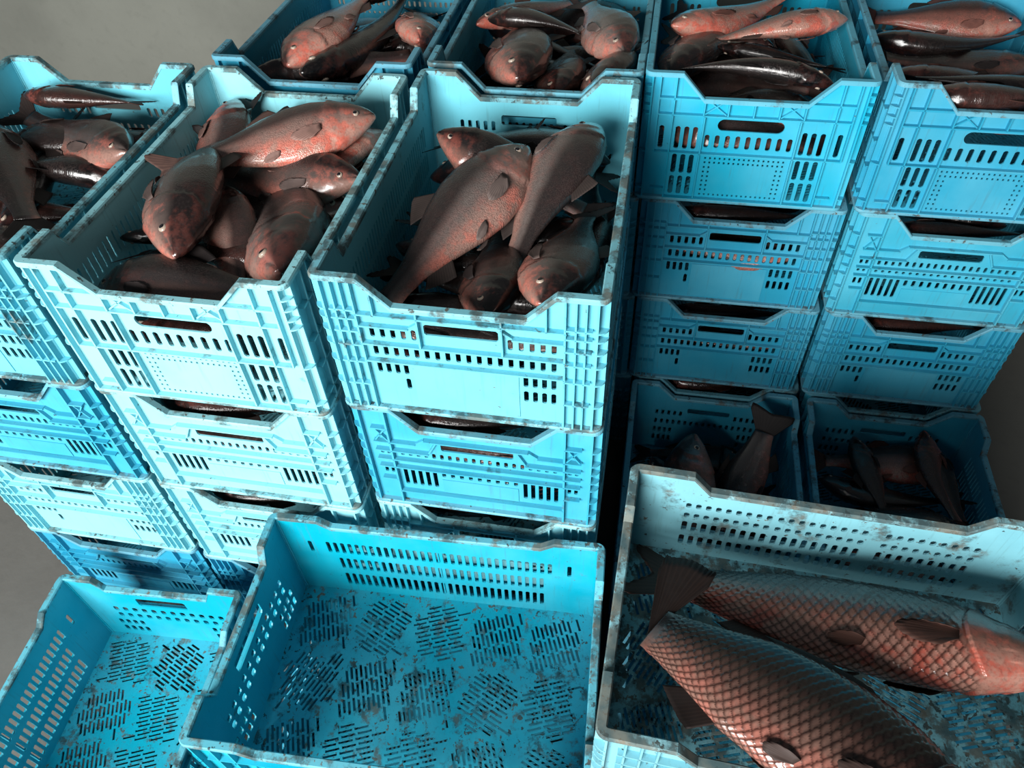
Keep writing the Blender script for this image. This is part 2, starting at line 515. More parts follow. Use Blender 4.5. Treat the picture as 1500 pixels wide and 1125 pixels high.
KIND = {}
def crate(kind, x, y, z, yaw, color, label, group=None, name='fish_crate'):
    """x, y: centre of the base"""
    t = bpy.data.objects.new(name, None)
    COL.objects.link(t)
    t.empty_display_size = .1
    t.location = (x, y, z); t.rotation_euler = (0, 0, yaw)
    tag(t, label, 'crate', group)
    rimc = tuple(.68 * a + .32 * b for a, b in zip(color[:3], (.24, .36, .37))) + (color[3],)
    obj('base', kind.base, t, color=color[:3] + (min(1, color[3] + .2),))
    for k in range(2):
        e = obj('end_wall', kind.end, t, rot=(0, 0, PI * k), color=color)
        obj('rib_grid', kind.end_ribs, e, color=color[:3] + (min(1, color[3] + .22),))
        if kind.panel: obj('panel', kind.panel, e, color=color)
    # the long wall was drawn facing -y and is turned to face the sides
    for k in range(2):
        s_ = obj('side_wall', kind.side, t, rot=(0, 0, PI / 2 + PI * k), color=color)
        obj('rib_grid', kind.side_ribs, s_, color=color)
    for pm in kind.post: obj('corner_post', pm, t, color=color)
    obj('rim', kind.rim, t, color=rimc)
    obj('bottom_flange', kind.flange, t, color=rimc)
    KIND[t.name] = kind
    return t

# ------------------------------------------------------------------ setting
def struct(name, mb, mat):
    o = obj(name, mb.mesh(name, mat)); o['kind'] = 'structure'
    return o
mb = MB(); mb.box(-4, 5, -3.2, 2.4, -.1, 0); struct('floor', mb, M_CONCRETE)
mb = MB(); mb.box(-4, 5, 2.4, 2.55, -.1, 3.2); struct('wall_back', mb, M_PLASTER)

# ------------------------------------------------------------------ the stacks
LIGHT = (.23, .60, .68, .38)
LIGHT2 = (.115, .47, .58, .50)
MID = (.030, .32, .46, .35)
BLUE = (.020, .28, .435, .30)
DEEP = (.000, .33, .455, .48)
PALE = (.17, .42, .49, .74)
G = 'stacked fish crates'
def level(k): return T - (k + 1) * H    # base height of the k-th crate from the top
cr = {}
cr['CM0'] = crate(KA, .200, .300, level(0), 0, LIGHT2, 'light blue crate of fish in the very middle, top of the centre stack', G)
cr['CM1'] = crate(KB, .203, .302, level(1), 0, MID, 'mid blue crate with cross braces, second from the top of the centre stack', G)
cr['CM2'] = crate(KA, .204, .300, level(2), 0, LIGHT, 'pale crate third from the top of the centre stack, just behind the empty crate', G)
cr['CM3'] = crate(KA, .200, .300, level(3), 0, MID, 'lowest crate of the centre stack, hidden behind the empty crate', G)
cr['LM0'] = crate(KC, -.2145, .272, level(0), .0, LIGHT, 'whitish blue crate of fish left of the middle crate, top of its stack', G)
cr['LM1'] = crate(KB, -.214, .274, level(1), .0, LIGHT, 'whitish blue crate with cross braces, second in the stack left of the centre', G)
cr['LM2'] = crate(KB, -.212, .272, level(2), .0, LIGHT, 'pale crate third from the top in the stack left of the centre', G)
cr['LM3'] = crate(KA, -.216, .272, level(3), .0, BLUE, 'lowest crate of the stack left of the centre, on the floor', G)
cr['LLM0'] = crate(KA, -.632, .275, level(0), .0, LIGHT2, 'light blue crate of fish at the far left edge, top of its stack', G)
for k in (1, 2, 3):
    crate([KB, KA, KB][k - 1], -.632, .275, level(k), 0, [MID, LIGHT, BLUE][k - 1], ['second', 'third', 'lowest'][k - 1] + ' crate down in the stack at the far left edge', G)
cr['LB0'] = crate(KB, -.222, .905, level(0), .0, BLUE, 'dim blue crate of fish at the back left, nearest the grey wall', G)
cr['CB0'] = crate(KB, .203, .918, level(0), 0, MID, 'blue crate of fish at the back, directly behind the middle crate', G)
for k in (1, 2, 3):
    crate(KA, -.222, .905, level(k), 0, MID, ['second', 'third', 'lowest'][k - 1] + ' crate down in the back left stack', G)
    crate(KA, .203 + .0135 * k, .918, level(k), 0, MID, ['second', 'third', 'lowest'][k - 1] + ' crate down in the stack behind the centre stack', G)
cr['RB0'] = crate(KC, .605, .921, level(0), 0, (.006, .36, .54, .15), 'bright blue crate with oval hand hole and dotted panel, top of the right stack', G)
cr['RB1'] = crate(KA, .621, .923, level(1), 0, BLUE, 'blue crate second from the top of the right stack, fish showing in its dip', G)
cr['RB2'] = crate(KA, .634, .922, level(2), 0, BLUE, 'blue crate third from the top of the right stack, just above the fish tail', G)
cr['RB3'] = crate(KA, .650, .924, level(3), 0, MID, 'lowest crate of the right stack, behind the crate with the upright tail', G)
for k in range(4):
    cr['RRB%d' % k] = crate([KC, KB, KA, KA][k], 1.030 + .012 * k, .923, level(k), 0, [BLUE, MID, BLUE, MID][k], ['top', 'second', 'third', 'lowest'][k] + ' crate of the stack at the far right edge', G)
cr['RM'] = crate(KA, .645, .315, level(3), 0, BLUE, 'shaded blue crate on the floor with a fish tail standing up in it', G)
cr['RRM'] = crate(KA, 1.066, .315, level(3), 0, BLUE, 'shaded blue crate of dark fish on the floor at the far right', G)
cr['EM'] = crate(KD, .1335, -.236, level(2), PI / 2 + .045, DEEP, 'empty bright blue crate with muddy slotted bottom, in front of the centre stack', name='empty_crate')
crate(KD, .132, -.236, level(3), PI / 2 + .04, MID, 'crate on the floor that carries the empty blue crate')
crate(KA, .760, -.222, level(3), PI / 2 - .02, MID, 'lower crate on the floor under the crate of two big carps')
crate(KA, .765, -.222, level(2), PI / 2 - .02, BLUE, 'crate directly under the pale crate of two big carps')
cr['CA'] = crate(KE, .741, -.221, level(1), PI / 2 - .037, PALE, 'pale worn shallow crate holding two big scaled carps, front right')
cr['FL'] = crate(KD, -.475, -.40, level(3), .06, DEEP, 'deep blue empty crate on the floor at the lower left corner', name='empty_crate')

# ------------------------------------------------------------------ fish
def smooth(x, a, b):
    q = np.clip((x - a) / (b - a), 0, 1)
    return q * q * (3 - 2 * q)

PROF = {
 # t, back height, belly depth, half width
 'deep': [(0, .010, .012, .008), (.02, .036, .030, .026), (.06, .062, .056, .046), (.12, .090, .086, .066), (.20, .118, .118, .080), (.30, .138, .142, .086), (.42, .140, .146, .082), (.55, .120, .124, .068), (.70, .082, .084, .046), (.84, .052, .050, .026), (.94, .044, .042, .015), (1, .047, .045, .008)],
 'slim': [(0, .010, .010, .010), (.02, .030, .026, .028), (.06, .048, .042, .044), (.12, .066, .060, .058), (.20, .084, .080, .068), (.30, .098, .096, .074), (.42, .102, .102, .072), (.55, .092, .092, .062), (.70, .068, .068, .044), (.84, .044, .044, .026), (.94, .038, .038, .014), (1, .042, .042, .008)],
 'carp': [(0, .014, .016, .014), (.02, .046, .038, .034), (.06, .074, .062, .056), (.12, .108, .092, .078), (.20, .146, .124, .094), (.30, .176, .146, .102), (.42, .190, .160, .100), (.55, .186, .162, .088), (.70, .164, .150, .068), (.84, .116, .108, .048), (.94, .086, .082, .032), (1, .078, .074, .016)],
}

def bend_map(k):
    """sideways curve of the whole fish, nose and tail root kept in place"""
    def raw(P):
        x, y, z = P[:, 0], P[:, 1], P[:, 2]
        s_ = .5 - x
        if abs(k) < 1e-4: return P.copy()
        th = k * (s_ - .32)
        cx = np.where(True, np.sin(th) / k, 0); cy = (1 - np.cos(th)) / k
        X = .18 - cx - y * np.sin(th) * -1 * -1
        Y = cy + y * np.cos(th)
        return np.stack([X, Y, z], 1)
    e = raw(np.array([[.5, 0, 0], [-.5, 0, 0]]))
    d = e[0] - e[1]; ang = math.atan2(d[1], d[0]); L = math.hypot(d[0], d[1]); mid = (e[0] + e[1]) / 2
    ca, sa = math.cos(-ang), math.sin(-ang)
    def f(P):
        Q = raw(np.asarray(P, float)) - mid
        X = (Q[:, 0] * ca - Q[:, 1] * sa) / L; Y = (Q[:, 0] * sa + Q[:, 1] * ca) / L
        return np.stack([X, Y, Q[:, 2] / L], 1)
    return f

def np_mesh(name, V, F, mat, uv=None, attr=None):
    me = bpy.data.meshes.new(name)
    me.from_pydata(V.tolist() if hasattr(V, 'tolist') else V, [], F)
    me.polygons.foreach_set('use_smooth', [True] * len(me.polygons))
    if uv is not None:
        ul = me.uv_layers.new(name='lay')
        idx = np.zeros(len(me.loops), int); me.loops.foreach_get('vertex_index', idx)
        ul.data.foreach_set('uv', np.asarray(uv)[idx].astype(np.float32).ravel())
    if attr is not None:
        a = me.attributes.new('scale_tone', 'FLOAT', 'POINT')
        a.data.foreach_set('value', np.asarray(attr, np.float32))
    me.materials.append(mat)
    return me

def body_mesh(kind, bend, fat, nt, na, scales):
    P = np.array(PROF[kind]) * ([1, 1.24, 1.24, 1.10] if kind == 'deep' else [1, 1, 1, 1])
    if scales:
        tt = np.concatenate([np.linspace(0, 1, 22)[:-1] ** 1.5 * .20, np.linspace(.20, 1, nt - 21)])
    else:
        tt = np.linspace(0, 1, nt) ** 1.25
    ph = np.linspace(0, 2 * PI, na, endpoint=False)
    def spl(c):   # smooth the table a little
        q = np.interp(np.linspace(0, 1, 400), P[:, 0], P[:, c])
        kx = np.exp(-np.linspace(-2, 2, 15) ** 2); kx /= kx.sum()
        return np.interp(tt, np.linspace(0, 1, 400), np.convolve(np.pad(q, 7, 'edge'), kx, 'valid'))
    hd, hb, hw = spl(1), spl(2), spl(3) * fat
    Tm, Am = np.meshgrid(tt, ph, indexing='ij')
    s, c = np.sin(Am), np.cos(Am)
    up = s > 0
    y = hw[:, None] * np.sign(c) * np.abs(c) ** .88
    z = np.where(up, hd[:, None], hb[:, None]) * np.sign(s) * np.abs(s) ** .95
    # keeled belly: narrower below
    y = y * np.where(up, 1, 1 - .22 * np.abs(s) ** 1.5)
    # gill cover, mouth, brow
    tg = .255 - .055 * (s + .15) ** 2
    d = Tm - tg
    dl = np.where(d < 0, .0075 * np.exp(d / .05), -.0045 * np.exp(-d / .012)) * (np.abs(s) < .96) * smooth(Tm, .05, .14)
    tg2 = .165 - .05 * (s + .1) ** 2
    d2 = Tm - tg2
    dl += np.where(d2 < 0, .003 * np.exp(d2 / .03), -.002 * np.exp(-d2 / .01)) * (np.abs(s) < .9) * smooth(Tm, .05, .12)
    dl += -.013 * np.exp(-((s - .12 - Tm * -5.5) / .13) ** 2) * (1 - smooth(Tm, .03, .085)) * smooth(Tm, .0, .012)
    tone = None
    if scales:
        nu, nv = 27.0, 21.0
        a = (Tm - .245) * nu / .755
        b = (Am / (2 * PI)) * nv * 2
        best = np.full(a.shape, -1e9); hgt = np.zeros(a.shape); ton = np.full(a.shape, .75)
        a0 = np.floor(a)
        for di in range(-3, 3):
            for dj in range(-3, 4):
                ai = a0 + di
                bj = np.floor(b / 2 + .5) * 2 + dj
                par = np.mod(bj, 2)
                ci = ai + par * .5
                ra = (a - ci) / 1.22; rb = (b - bj) / 1.22
                rr = np.sqrt(ra ** 2 + rb ** 2)
                ok = (rr < 1) & (-ci > best)
                best = np.where(ok, -ci, best)
                prog = (ra + 1) / 2
                hgt = np.where(ok, prog, hgt)
                edge = smooth(rr, .66, .99)
                start = smooth(prog, .46, .80)
                ton = np.where(ok, np.clip(.05 + 1.0 * start, 0, 1) * (1 - .90 * edge), ton)
        m = smooth(Tm, tg + .0, tg + .03) * (1 - smooth(Tm, .965, .99))
        dl = dl + m * (hgt - .6) * .0105
        tone = (ton * m + .85 * (1 - m)).ravel()
    rn = np.sqrt(y ** 2 + z ** 2) + 1e-6
    y = y + dl * y / rn; z = z + dl * z / rn
    x = .5 - Tm
    V = np.stack([x.ravel(), y.ravel(), z.ravel()], 1)
    n = len(tt)
    V = np.concatenate([V, [[.505, 0, 0], [-.503, 0, 0]]])
    uv = np.stack([np.append(Tm.ravel(), [0, 1]), np.append(((s + 1) / 2).ravel(), [.5, .5])], 1)
    if tone is not None: tone = np.append(tone, [.8, .8])
    F = []
    for i in range(n - 1):
        for j in range(na):
            k = (j + 1) % na
            F.append((i * na + j, i * na + k, (i + 1) * na + k, (i + 1) * na + j))
    for j in range(na):
        k = (j + 1) % na
        F.append((n * na, k, j)); F.append((n * na + 1, (n - 1) * na + j, (n - 1) * na + k))
    return V, F, uv, tone, (tt, hd, hb, hw)

def fan(base, tip, normal, th=.0042, nr=22, nl=7, wave=.0016, cup=0.0):
    """thin rayed fin between two curves, closed on both sides"""
    base, tip = np.array(base, float), np.array(tip, float)
    N = np.array(normal, float); N /= np.linalg.norm(N)
    u = np.linspace(0, 1, nr)
    def curve(c): 
        k = np.linspace(0, 1, len(c)); return np.stack([np.interp(u, k, c[:, i]) for i in range(3)], 1)
    B, Tp = curve(base), curve(tip)
    V = []; uv = []
    for side in (1, -1):
        for l in range(nl):
            s_ = l / (nl - 1)
            P = B + (Tp - B) * s_
            thick = th * (1 - .8 * s_) * .5
            rip = wave * (np.arange(nr) % 2) * (.4 + s_)
            P = P + N[None] * (side * thick + rip + cup * math.sin(s_ * 2.2))[:, None]
            V.append(P); uv.append(np.stack([u, np.full(nr, .1 + .8 * s_)], 1))
    V = np.concatenate(V); uv = np.concatenate(uv)
    F = []; o = nr * nl
    for l in range(nl - 1):
        for i in range(nr - 1):
            a = l * nr + i
            F.append((a, a + 1, a + nr + 1, a + nr)); F.append((o + a, o + a + nr, o + a + nr + 1, o + a + 1))
    for i in range(nr - 1):
        F.append((i, o + i, o + i + 1, i + 1)); a = (nl - 1) * nr + i
        F.append((a, a + 1, o + a + 1, o + a))
    for l in range(nl - 1):
        a = l * nr; F.append((a, a + nr, o + a + nr, o + a)); a += nr - 1
        F.append((a, o + a, o + a + nr, a + nr))
    return V, F, uv

def ball(cx, cy, cz, r, ry, n=14, m=9):
    V = []; F = []
    for i in range(m + 1):
        a = PI * i / m
        for j in range(n):
            b = 2 * PI * j / n
            V.append((cx + r * math.sin(a) * math.cos(b), cy + ry * math.cos(a), cz + r * math.sin(a) * math.sin(b)))
    for i in range(m):
        for j in range(n):
            k = (j + 1) % n
            F.append((i * n + j, i * n + k, (i + 1) * n + k, (i + 1) * n + j))
    return np.array(V), F

def make_fish(key, kind='deep', bend=0.0, fat=1.0, scaled=False, turn=0.0, wide=1.0, fork=.088):
    f = bend_map(bend)
    nt, na = (250, 200) if scaled else (64, 44)
    V, F, uv, tone, (tt, hd, hb, hw) = body_mesh(kind, bend, fat, nt, na, scaled)
    D = {}
    D['body'] = np_mesh(key + '_body', f(V), F, M_CARP if scaled else M_FISH, uv, tone)
    g = lambda t, arr: float(np.interp(t, tt, arr))
    def fin(name, base, tip, normal, **kw):
        v_, f_, u_ = fan(base, tip, normal, **kw)
        D[name] = np_mesh(key + '_' + name, f(v_), f_, M_FIN, u_)
    # tail: forked fan
    e = .048 if kind != 'carp' else .066
    ct, st = math.cos(turn), math.sin(turn)
    tips = []
    for x, z in ((-.120, -.135), (-.162, -.138), (-.160, -.105), (-.5 * fork - .081, -.055), (-fork, 0), (-.5 * fork - .081, .055), (-.160, .105), (-.162, .138), (-.120, .135)):
        z *= (1 - .55 * abs(st)) * wide; x *= wide; x *= 1 + .25 * abs(st)
        tips.append((-.495 + x * ct + z * st, -.02 * abs(st), -x * st + z * ct))
    fin('tail_fin', [(-.485, 0, -e), (-.497, 0, -e * .4), (-.50, 0, 0), (-.497, 0, e * .4), (-.485, 0, e)], tips, (0, 1, 0), nr=30, nl=8, wave=.003)
    d0, d1 = (.36, .66) if kind == 'carp' else (.44, .57)
    n = 6
    bt = [d0 + (d1 - d0) * i / (n - 1) for i in range(n)]
    hh = [.045, .04, .035, .03, .025, .02] if kind == 'carp' else [.075, .072, .06, .048, .036, .022]
    fin('dorsal_fin', [(.5 - t, 0, g(t, hd) - .012) for t in bt], [(.5 - t - .075, .014, g(t, hd) + h_) for t, h_ in zip(bt, hh)], (0, 1, 0))
    bt = [.70 + .12 * i / 4 for i in range(5)]; hh = [.058, .056, .046, .036, .024]
    fin('anal_fin', [(.5 - t, 0, -g(t, hb) + .010) for t in bt], [(.5 - t - .06, .006, -g(t, hb) - h_) for t, h_ in zip(bt, hh)], (0, 1, 0), nr=16)
    for s_, nm in ((1, 'a'), (-1, 'b')):
        def skin(x, z, off):      # a point just over the flank
            t = .5 - x; q = min(.98, abs(z) / (g(t, hb) if z < 0 else g(t, hd)))
            return (x, s_ * (g(t, hw) * math.sqrt(1 - q * q) * .97 + off), z)
        t = .275; z0 = -g(t, hb) * .40
        leaf = [(-.045, .016), (-.10, .018), (-.145, .004), (-.160, -.016), (-.145, -.034), (-.105, -.046), (-.05, -.042)]
        fin('pectoral_fin_' + nm, [skin(.5 - t, z0 + .013, .004), skin(.5 - t - .004, z0 - .016, .004)],
            [skin(.5 - t + lx, z0 + lz - .012, .012) for lx, lz in leaf], (0, s_, 0), nr=24, cup=.006, wave=.0022)
        t = .50; z0 = -g(t, hb) * .80
        leaf = [(-.03, .006), (-.07, .004), (-.095, -.008), (-.085, -.022), (-.05, -.026)]
        fin('pelvic_fin_' + nm, [skin(.5 - t, z0 + .006, .003), skin(.5 - t - .01, z0 - .010, .003)],
            [skin(.5 - t + lx, z0 + lz, .012) for lx, lz in leaf], (0, s_, -.3), nr=16, cup=.006)
        te = .095; ze = (-.012 if kind == 'deep' else .016)
        ye = g(te, hw) * .93 * s_
        v_, f_ = ball(.5 - te, ye, ze, .0185, .010)
        D['eye_' + nm] = np_mesh(key + '_eye', f(v_), f_, M_EYE)
        v_, f_ = ball(.5 - te, ye + .0062 * s_, ze, .0118, .0055, 12, 7)
        D['pupil_' + nm] = np_mesh(key + '_pupil', f(v_), f_, M_PUPIL)
    return D

FISH = {}
for k, b in (('s', 0.0), ('p', .55), ('n', -.55)):
    FISH['deep_' + k] = make_fish('deep_fish_' + k, 'deep', b)
    FISH['slim_' + k] = make_fish('slim_fish_' + k, 'slim', b)
FISH['deep_t'] = make_fish('deep_fish_t', 'deep', 0.15, turn=-1.1)
FISH['slim_t'] = make_fish('slim_fish_t', 'slim', -.45, turn=1.1)
FISH['deep_w'] = make_fish('deep_fish_w', 'carp', .25, .9, wide=1.25, fork=.135)
FISH['carp_p'] = make_fish('carp_p', 'carp', .25, .92, True, 1.4, 1.35, .17)
FISH['carp_n'] = make_fish('carp_n', 'carp', -.15, .92, True)

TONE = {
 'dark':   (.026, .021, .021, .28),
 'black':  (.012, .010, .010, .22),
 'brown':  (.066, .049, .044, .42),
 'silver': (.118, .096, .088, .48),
 'pink':   (.21, .13, .11, .85),
 'red':    (.19, .080, .062, 1.0),
 'carp':   (.075, .043, .034, .25),
 'carpred': (.18, .085, .062, 1.0),
}
NOTES = []
def fish_at(proto, N, P, side, tilt, tone, label, group, name='fish'):
    """N: nose, P: tail root; side: +1 back to the left of the heading seen from above; tilt lifts the back"""
    X = (N - P); ln = X.length; X.normalize()
    up = Vector((0, 0, 1)); left = up.cross(X).normalized(); upp = X.cross(left).normalized()
    a = math.radians(tilt)
    Z = (left * side * math.cos(a) + upp * math.sin(a)).normalized()
    Y = Z.cross(X).normalized()
    mid = (N + P) / 2
    M = Matrix((X, Y, Z)).transposed().to_4x4(); M.translation = mid
    t = bpy.data.objects.new(name, None); COL.objects.link(t); t.empty_display_size = .05
    t.matrix_world = M @ Matrix.Scale(ln, 4)
    tag(t, label, 'fish', group)
    c = TONE[tone]; D = FISH[proto]
    fc = tuple(x * (.5 if name == 'carp' else 1.25) + .010 for x in c[:3]) + (1,)
    obj('body', D['body'], t, color=c)
    dk = tuple(x * .4 for x in fc[:3]) + (1,)
    for nm in ('tail_fin', 'dorsal_fin', 'anal_fin'): obj(nm, D[nm], t, color=dk)
    for s_ in 'ab':
        obj('pectoral_fin', D['pectoral_fin_' + s_], t, color=fc)
        obj('pelvic_fin', D['pelvic_fin_' + s_], t, color=fc)
        e = obj('eye', D['eye_' + s_], t, color=(1, 1, 1, 1))
        obj('pupil', D['pupil_' + s_], e)
    return t

def fit_in(t, proto, cr_, keep_up=False):
    """push a fish (and if need be shrink it) until it lies between the walls of its crate"""
    K = KIND[cr_.name]
    if (K.W, K.L) == (0, 0): return
    C = Matrix.Rotation(-cr_.rotation_euler.z, 4, 'Z') @ Matrix.Translation(-cr_.location)
    D = FISH[proto]
    pts = []
    for nm in (('body',) if proto.startswith('carp') else ('body', 'tail_fin')):
        n = len(D[nm].vertices); a = np.zeros(n * 3); D[nm].vertices.foreach_get('co', a); pts.append(a.reshape(-1, 3))
    P = np.concatenate(pts)
    hx, hy = K.W / 2 - INS - .004, K.L / 2 - INS - .004
    for _ in range(2):
        M = np.array(C @ t.matrix_world)
        Q = P @ M[:3, :3].T + M[:3, 3]
        lo, hi = Q.min(0), Q.max(0)
        f = min(1, 2 * hx / (hi[0] - lo[0]), 2 * hy / (hi[1] - lo[1]))
        if f < 1:
            loc = t.matrix_world.translation.copy()
            t.matrix_world = Matrix.Translation(loc) @ Matrix.Scale(f, 4) @ Matrix.Translation(-loc) @ t.matrix_world
            NOTES.append((t['label'], 'scaled', round(f, 2)))
            continue
        d = Vector((0, 0, 0))
        for i, h_ in ((0, hx), (1, hy)):
            if lo[i] < -h_: d[i] = -h_ - lo[i]
            elif hi[i] > h_: d[i] = h_ - hi[i]
        if lo[2] < .013: d[2] = .013 - lo[2]
        if d.length > 1e-4:
            NOTES.append((t['label'], 'moved', tuple(round(x, 3) for x in d)))
            t.matrix_world = Matrix.Translation(Matrix.Rotation(cr_.rotation_euler.z, 4, 'Z') @ d) @ t.matrix_world

def fish(proto, head, tail, zh, zt, side, tilt, tone, label, group, rim=T, name='fish'):
    t = fish_at(proto, at(head[0], head[1], rim + zh), at(tail[0], tail[1], rim + zt), side, tilt, tone, label, group, name)
    if IN and 'tail stands' not in label and 'brown scaled' not in label: fit_in(t, proto, cr[IN])
    return t

def fishd(proto, nose, zh, ln, ang, drop, side, tilt, tone, label, group, rim=T):
    """nose at a pixel, then the length, the way the tail points in plan (degrees) and how far it hangs below the nose"""
    N = at(nose[0], nose[1], rim + zh)
    d = math.sqrt(max(1e-4, ln * ln - drop * drop)); a = math.radians(ang)
    t = fish_at(proto, N, N + Vector((math.cos(a) * d, math.sin(a) * d, -drop)), side, tilt, tone, label, group)
    if 'tail stands' not in label: fit_in(t, proto, cr[IN])
    return t

def bed(key, where, zoff, tones, seed, n=6):
    """lower layer: fish lying crosswise in turn"""
    rnd = random.Random(seed); c0 = cr[key]; K = KIND[c0.name]
    for i in range(n):
        y = -.235 + .47 * i / (n - 1); s_ = 1 if i % 2 else -1
        z = c0.location.z + K.h + zoff + rnd.uniform(-.012, .012)
        cx = c0.location.x + rnd.uniform(-.01, .01) - s_ * .02
        N = Vector((cx + s_ * .150, c0.location.y + y + rnd.uniform(-.025, .025), z)); P = Vector((cx - s_ * .145, c0.location.y + y + rnd.uniform(-.025, .025), z + rnd.uniform(-.02, .02)))
        pr = rnd.choice(['deep_s', 'deep_p', 'deep_n'])
        t = fish_at(pr, N, P, rnd.choice((1, -1)), rnd.uniform(5, 40), tones[i % len(tones)], ['first', 'second', 'third', 'fourth', 'fifth', 'last'][i] + ' covered fish from the front in the ' + where, 'lower layer of the ' + where)
        fit_in(t, pr, c0)

g = 'fish in the middle crate'; IN = 'CM0'
fishd('deep_t', (766, 236), -.040, .370, -115, .070, 1, 8, 'silver', 'big silvery fish lying slantwise across the middle crate, nose to the back', g)
fishd('deep_s', (655, 196), -.030, .28, -14, .090, -1, 22, 'black', 'dark glossy fish with red jaw against the back wall of the middle crate', g)
fishd('deep_n', (872, 184), -.045, .34, -106, .065, -1, 12, 'silver', 'grey fish with nose in the back right corner of the middle crate', g)
fishd('deep_s', (795, 466), -.030, .32, 85, .080, 1, 12, 'brown', 'fish with red gill and pale jaw, head over the front dip of the middle crate', g)
fishd('deep_s', (712, 466), -.085, .30, 97, .060, 1, 20, 'dark', 'dark fish with pink chin at the front of the middle crate, between two larger ones', g)
fish('slim_s', (700, 345), (775, 200), -.18, -.085, 1, 40, 'black', 'black tail standing against the back wall of the middle crate', g)
fish('slim_s', (690, 240), (600, 400), -.120, -.160, 1, 45, 'dark', 'dark fish along the left wall of the middle crate, under the big silvery one', g)
fish('deep_s', (850, 410), (870, 250), -.160, -.170, 1, 45, 'black', 'black fish along the right wall of the middle crate, lowest of the pile', g)
g = 'fish in the crate left of the middle'; IN = 'LM0'
fish('deep_s', (556, 168), (255, 246), -.015, -.040, 1, 16, 'pink', 'long pink bellied fish lying on top, nose at the right wall of the left crate', g)
fish('deep_p', (560, 192), (400, 330), -.070, -.120, 1, -15, 'red', 'red mottled fish just under the long pink one in the left crate', g)
fish('deep_s', (534, 262), (310, 262), -.055, -.095, 1, 28, 'brown', 'dark fish with white throat, nose at the right wall of the left crate', g)
fish('deep_n', (412, 412), (368, 228), -.040, -.140, 1, 30, 'silver', 'fish with ringed eye and red fin, head down at the front of the left crate', g)
fish('deep_s', (330, 275), (350, 440), -.060, -.100, -1, 10, 'pink', 'pinkish fish at the left of the head-down fish in the left crate', g)
fish('slim_s', (340, 300), (365, 160), -.150, -.060, 1, 25, 'dark', 'brown tail standing up at the back left of the left crate', g)
fish('slim_s', (540, 158), (330, 188), -.085, -.085, 1, 60, 'dark', 'dark ridged back showing behind the long pink fish in the left crate', g)
fish('deep_s', (478, 345), (390, 250), -.120, -.130, 1, 20, 'red', 'reddish fish low down at the right wall of the left crate', g)
fish('deep_p', (190, 370), (270, 205), -.045, -.075, 1, 20, 'brown', 'brown fish head down near the left wall of the left crate', g)
fish('deep_s', (300, 140), (250, 300), -.060, -.110, -1, 15, 'pink', 'pink fish at the back left of the left crate, nose to the back', g)
fish('slim_s', (130, 345), (300, 330), -.095, -.110, 1, 30, 'dark', 'dark fish low in the front left of the left crate', g)
fish('deep_s', (410, 165), (250, 175), -.120, -.110, -1, 35, 'black', 'black fish low at the back of the left crate', g)
g = 'fish in the far left crate'; IN = 'LLM0'
fish('deep_s', (60, 120), (215, 130), -.045, -.06, 1, 20, 'red', 'reddish fish lying across the back of the far left crate', g)
fish('deep_n', (150, 220), (10, 170), -.050, -.07, 1, 20, 'brown', 'brown fish in the middle of the far left crate, nose to the right', g)
fish('deep_s', (-40, 180), (30, 320), -.055, -.08, 1, 20, 'dark', 'dark fish at the left edge of the picture', g)
fish('slim_s', (70, 290), (140, 150), -.105, -.11, 1, 30, 'dark', 'dark fish low down in the far left crate', g)
g = 'fish in the back left crate'; IN = 'LB0'
fish('deep_s', (421, 96), (535, -5), -.045, -.045, -1, -8, 'pink', 'pink bellied fish with nose to the front left of the back left crate', g)
fish('slim_n', (452, 96), (600, -20), -.050, -.060, 1, 25, 'dark', 'dark fish with silver flecked nose beside the pink one in the back left crate', g)
fish('slim_s', (372, 118), (625, 82), -.075, -.095, -1, 50, 'dark', 'long dark fish along the front wall of the back left crate', g)
fishd('deep_s', (636, 60), -.045, .30, 106, .060, 1, -15, 'pink', 'pale fish hanging nose down at the right wall of the back left crate', g)
fish('slim_s', (550, 75), (650, 40), -.105, -.110, 1, 40, 'dark', 'dark fish low at the right of the back left crate', g)
fish('slim_p', (520, 5), (640, -25), -.060, -.060, 1, 30, 'brown', 'brown fish at the top edge over the back left crate', g)
fish('deep_s', (500, 50), (640, 10), -.120, -.130, 1, 30, 'black', 'black fish at the bottom of the pile in the back left crate', g)
g = 'fish in the crate behind the middle one'; IN = 'CB0'
fishd('deep_s', (748, 142), -.030, .40, 99, .060, 1, 15, 'brown', 'fish with pale eye and red gill, head down over the dip behind the middle crate', g)
fishd('deep_s', (812, 142), -.080, .32, 92, .050, 1, 25, 'dark', 'dark fish between two brown ones behind the middle crate', g)
fishd('deep_n', (878, 152), -.040, .36, 88, .060, 1, 45, 'brown', 'round backed brown fish at the front right behind the middle crate', g)
fish('deep_p', (715, 28), (850, 48), -.040, -.055, 1, 10, 'brown', 'brown fish lying crosswise with its tail in the crate behind the middle one', g)
fishd('deep_s', (930, 80), -.030, .33, 108, .030, 1, 20, 'silver', 'pale brown fish with head at the right wall behind the middle crate', g)
fishd('slim_s', (705, 22), -.055, .28, 50, .030, -1, 25, 'pink', 'pinkish fish at the top edge behind the middle crate', g)
fish('slim_s', (690, 40), (850, 100), -.125, -.130, 1, 30, 'black', 'black fish low in the crate behind the middle one', g)
g = 'fish in the top right crate'; IN = 'RB0'
fishd('slim_t', (1174, 122), -.030, .27, 168, .010, -1, 25, 'black', 'glossy black fish along the front of the top right crate, nose to the right', g)
fish('slim_s', (1072, 68), (1235, 100), -.055, -.060, 1, 30, 'black', 'glossy dark fish with nose in the middle of the top right crate', g)
fish('deep_t', (1250, 28), (1062, 58), -.020, -.030, 1, -12, 'pink', 'pale pink bellied fish lying slantwise in the top right crate', g)
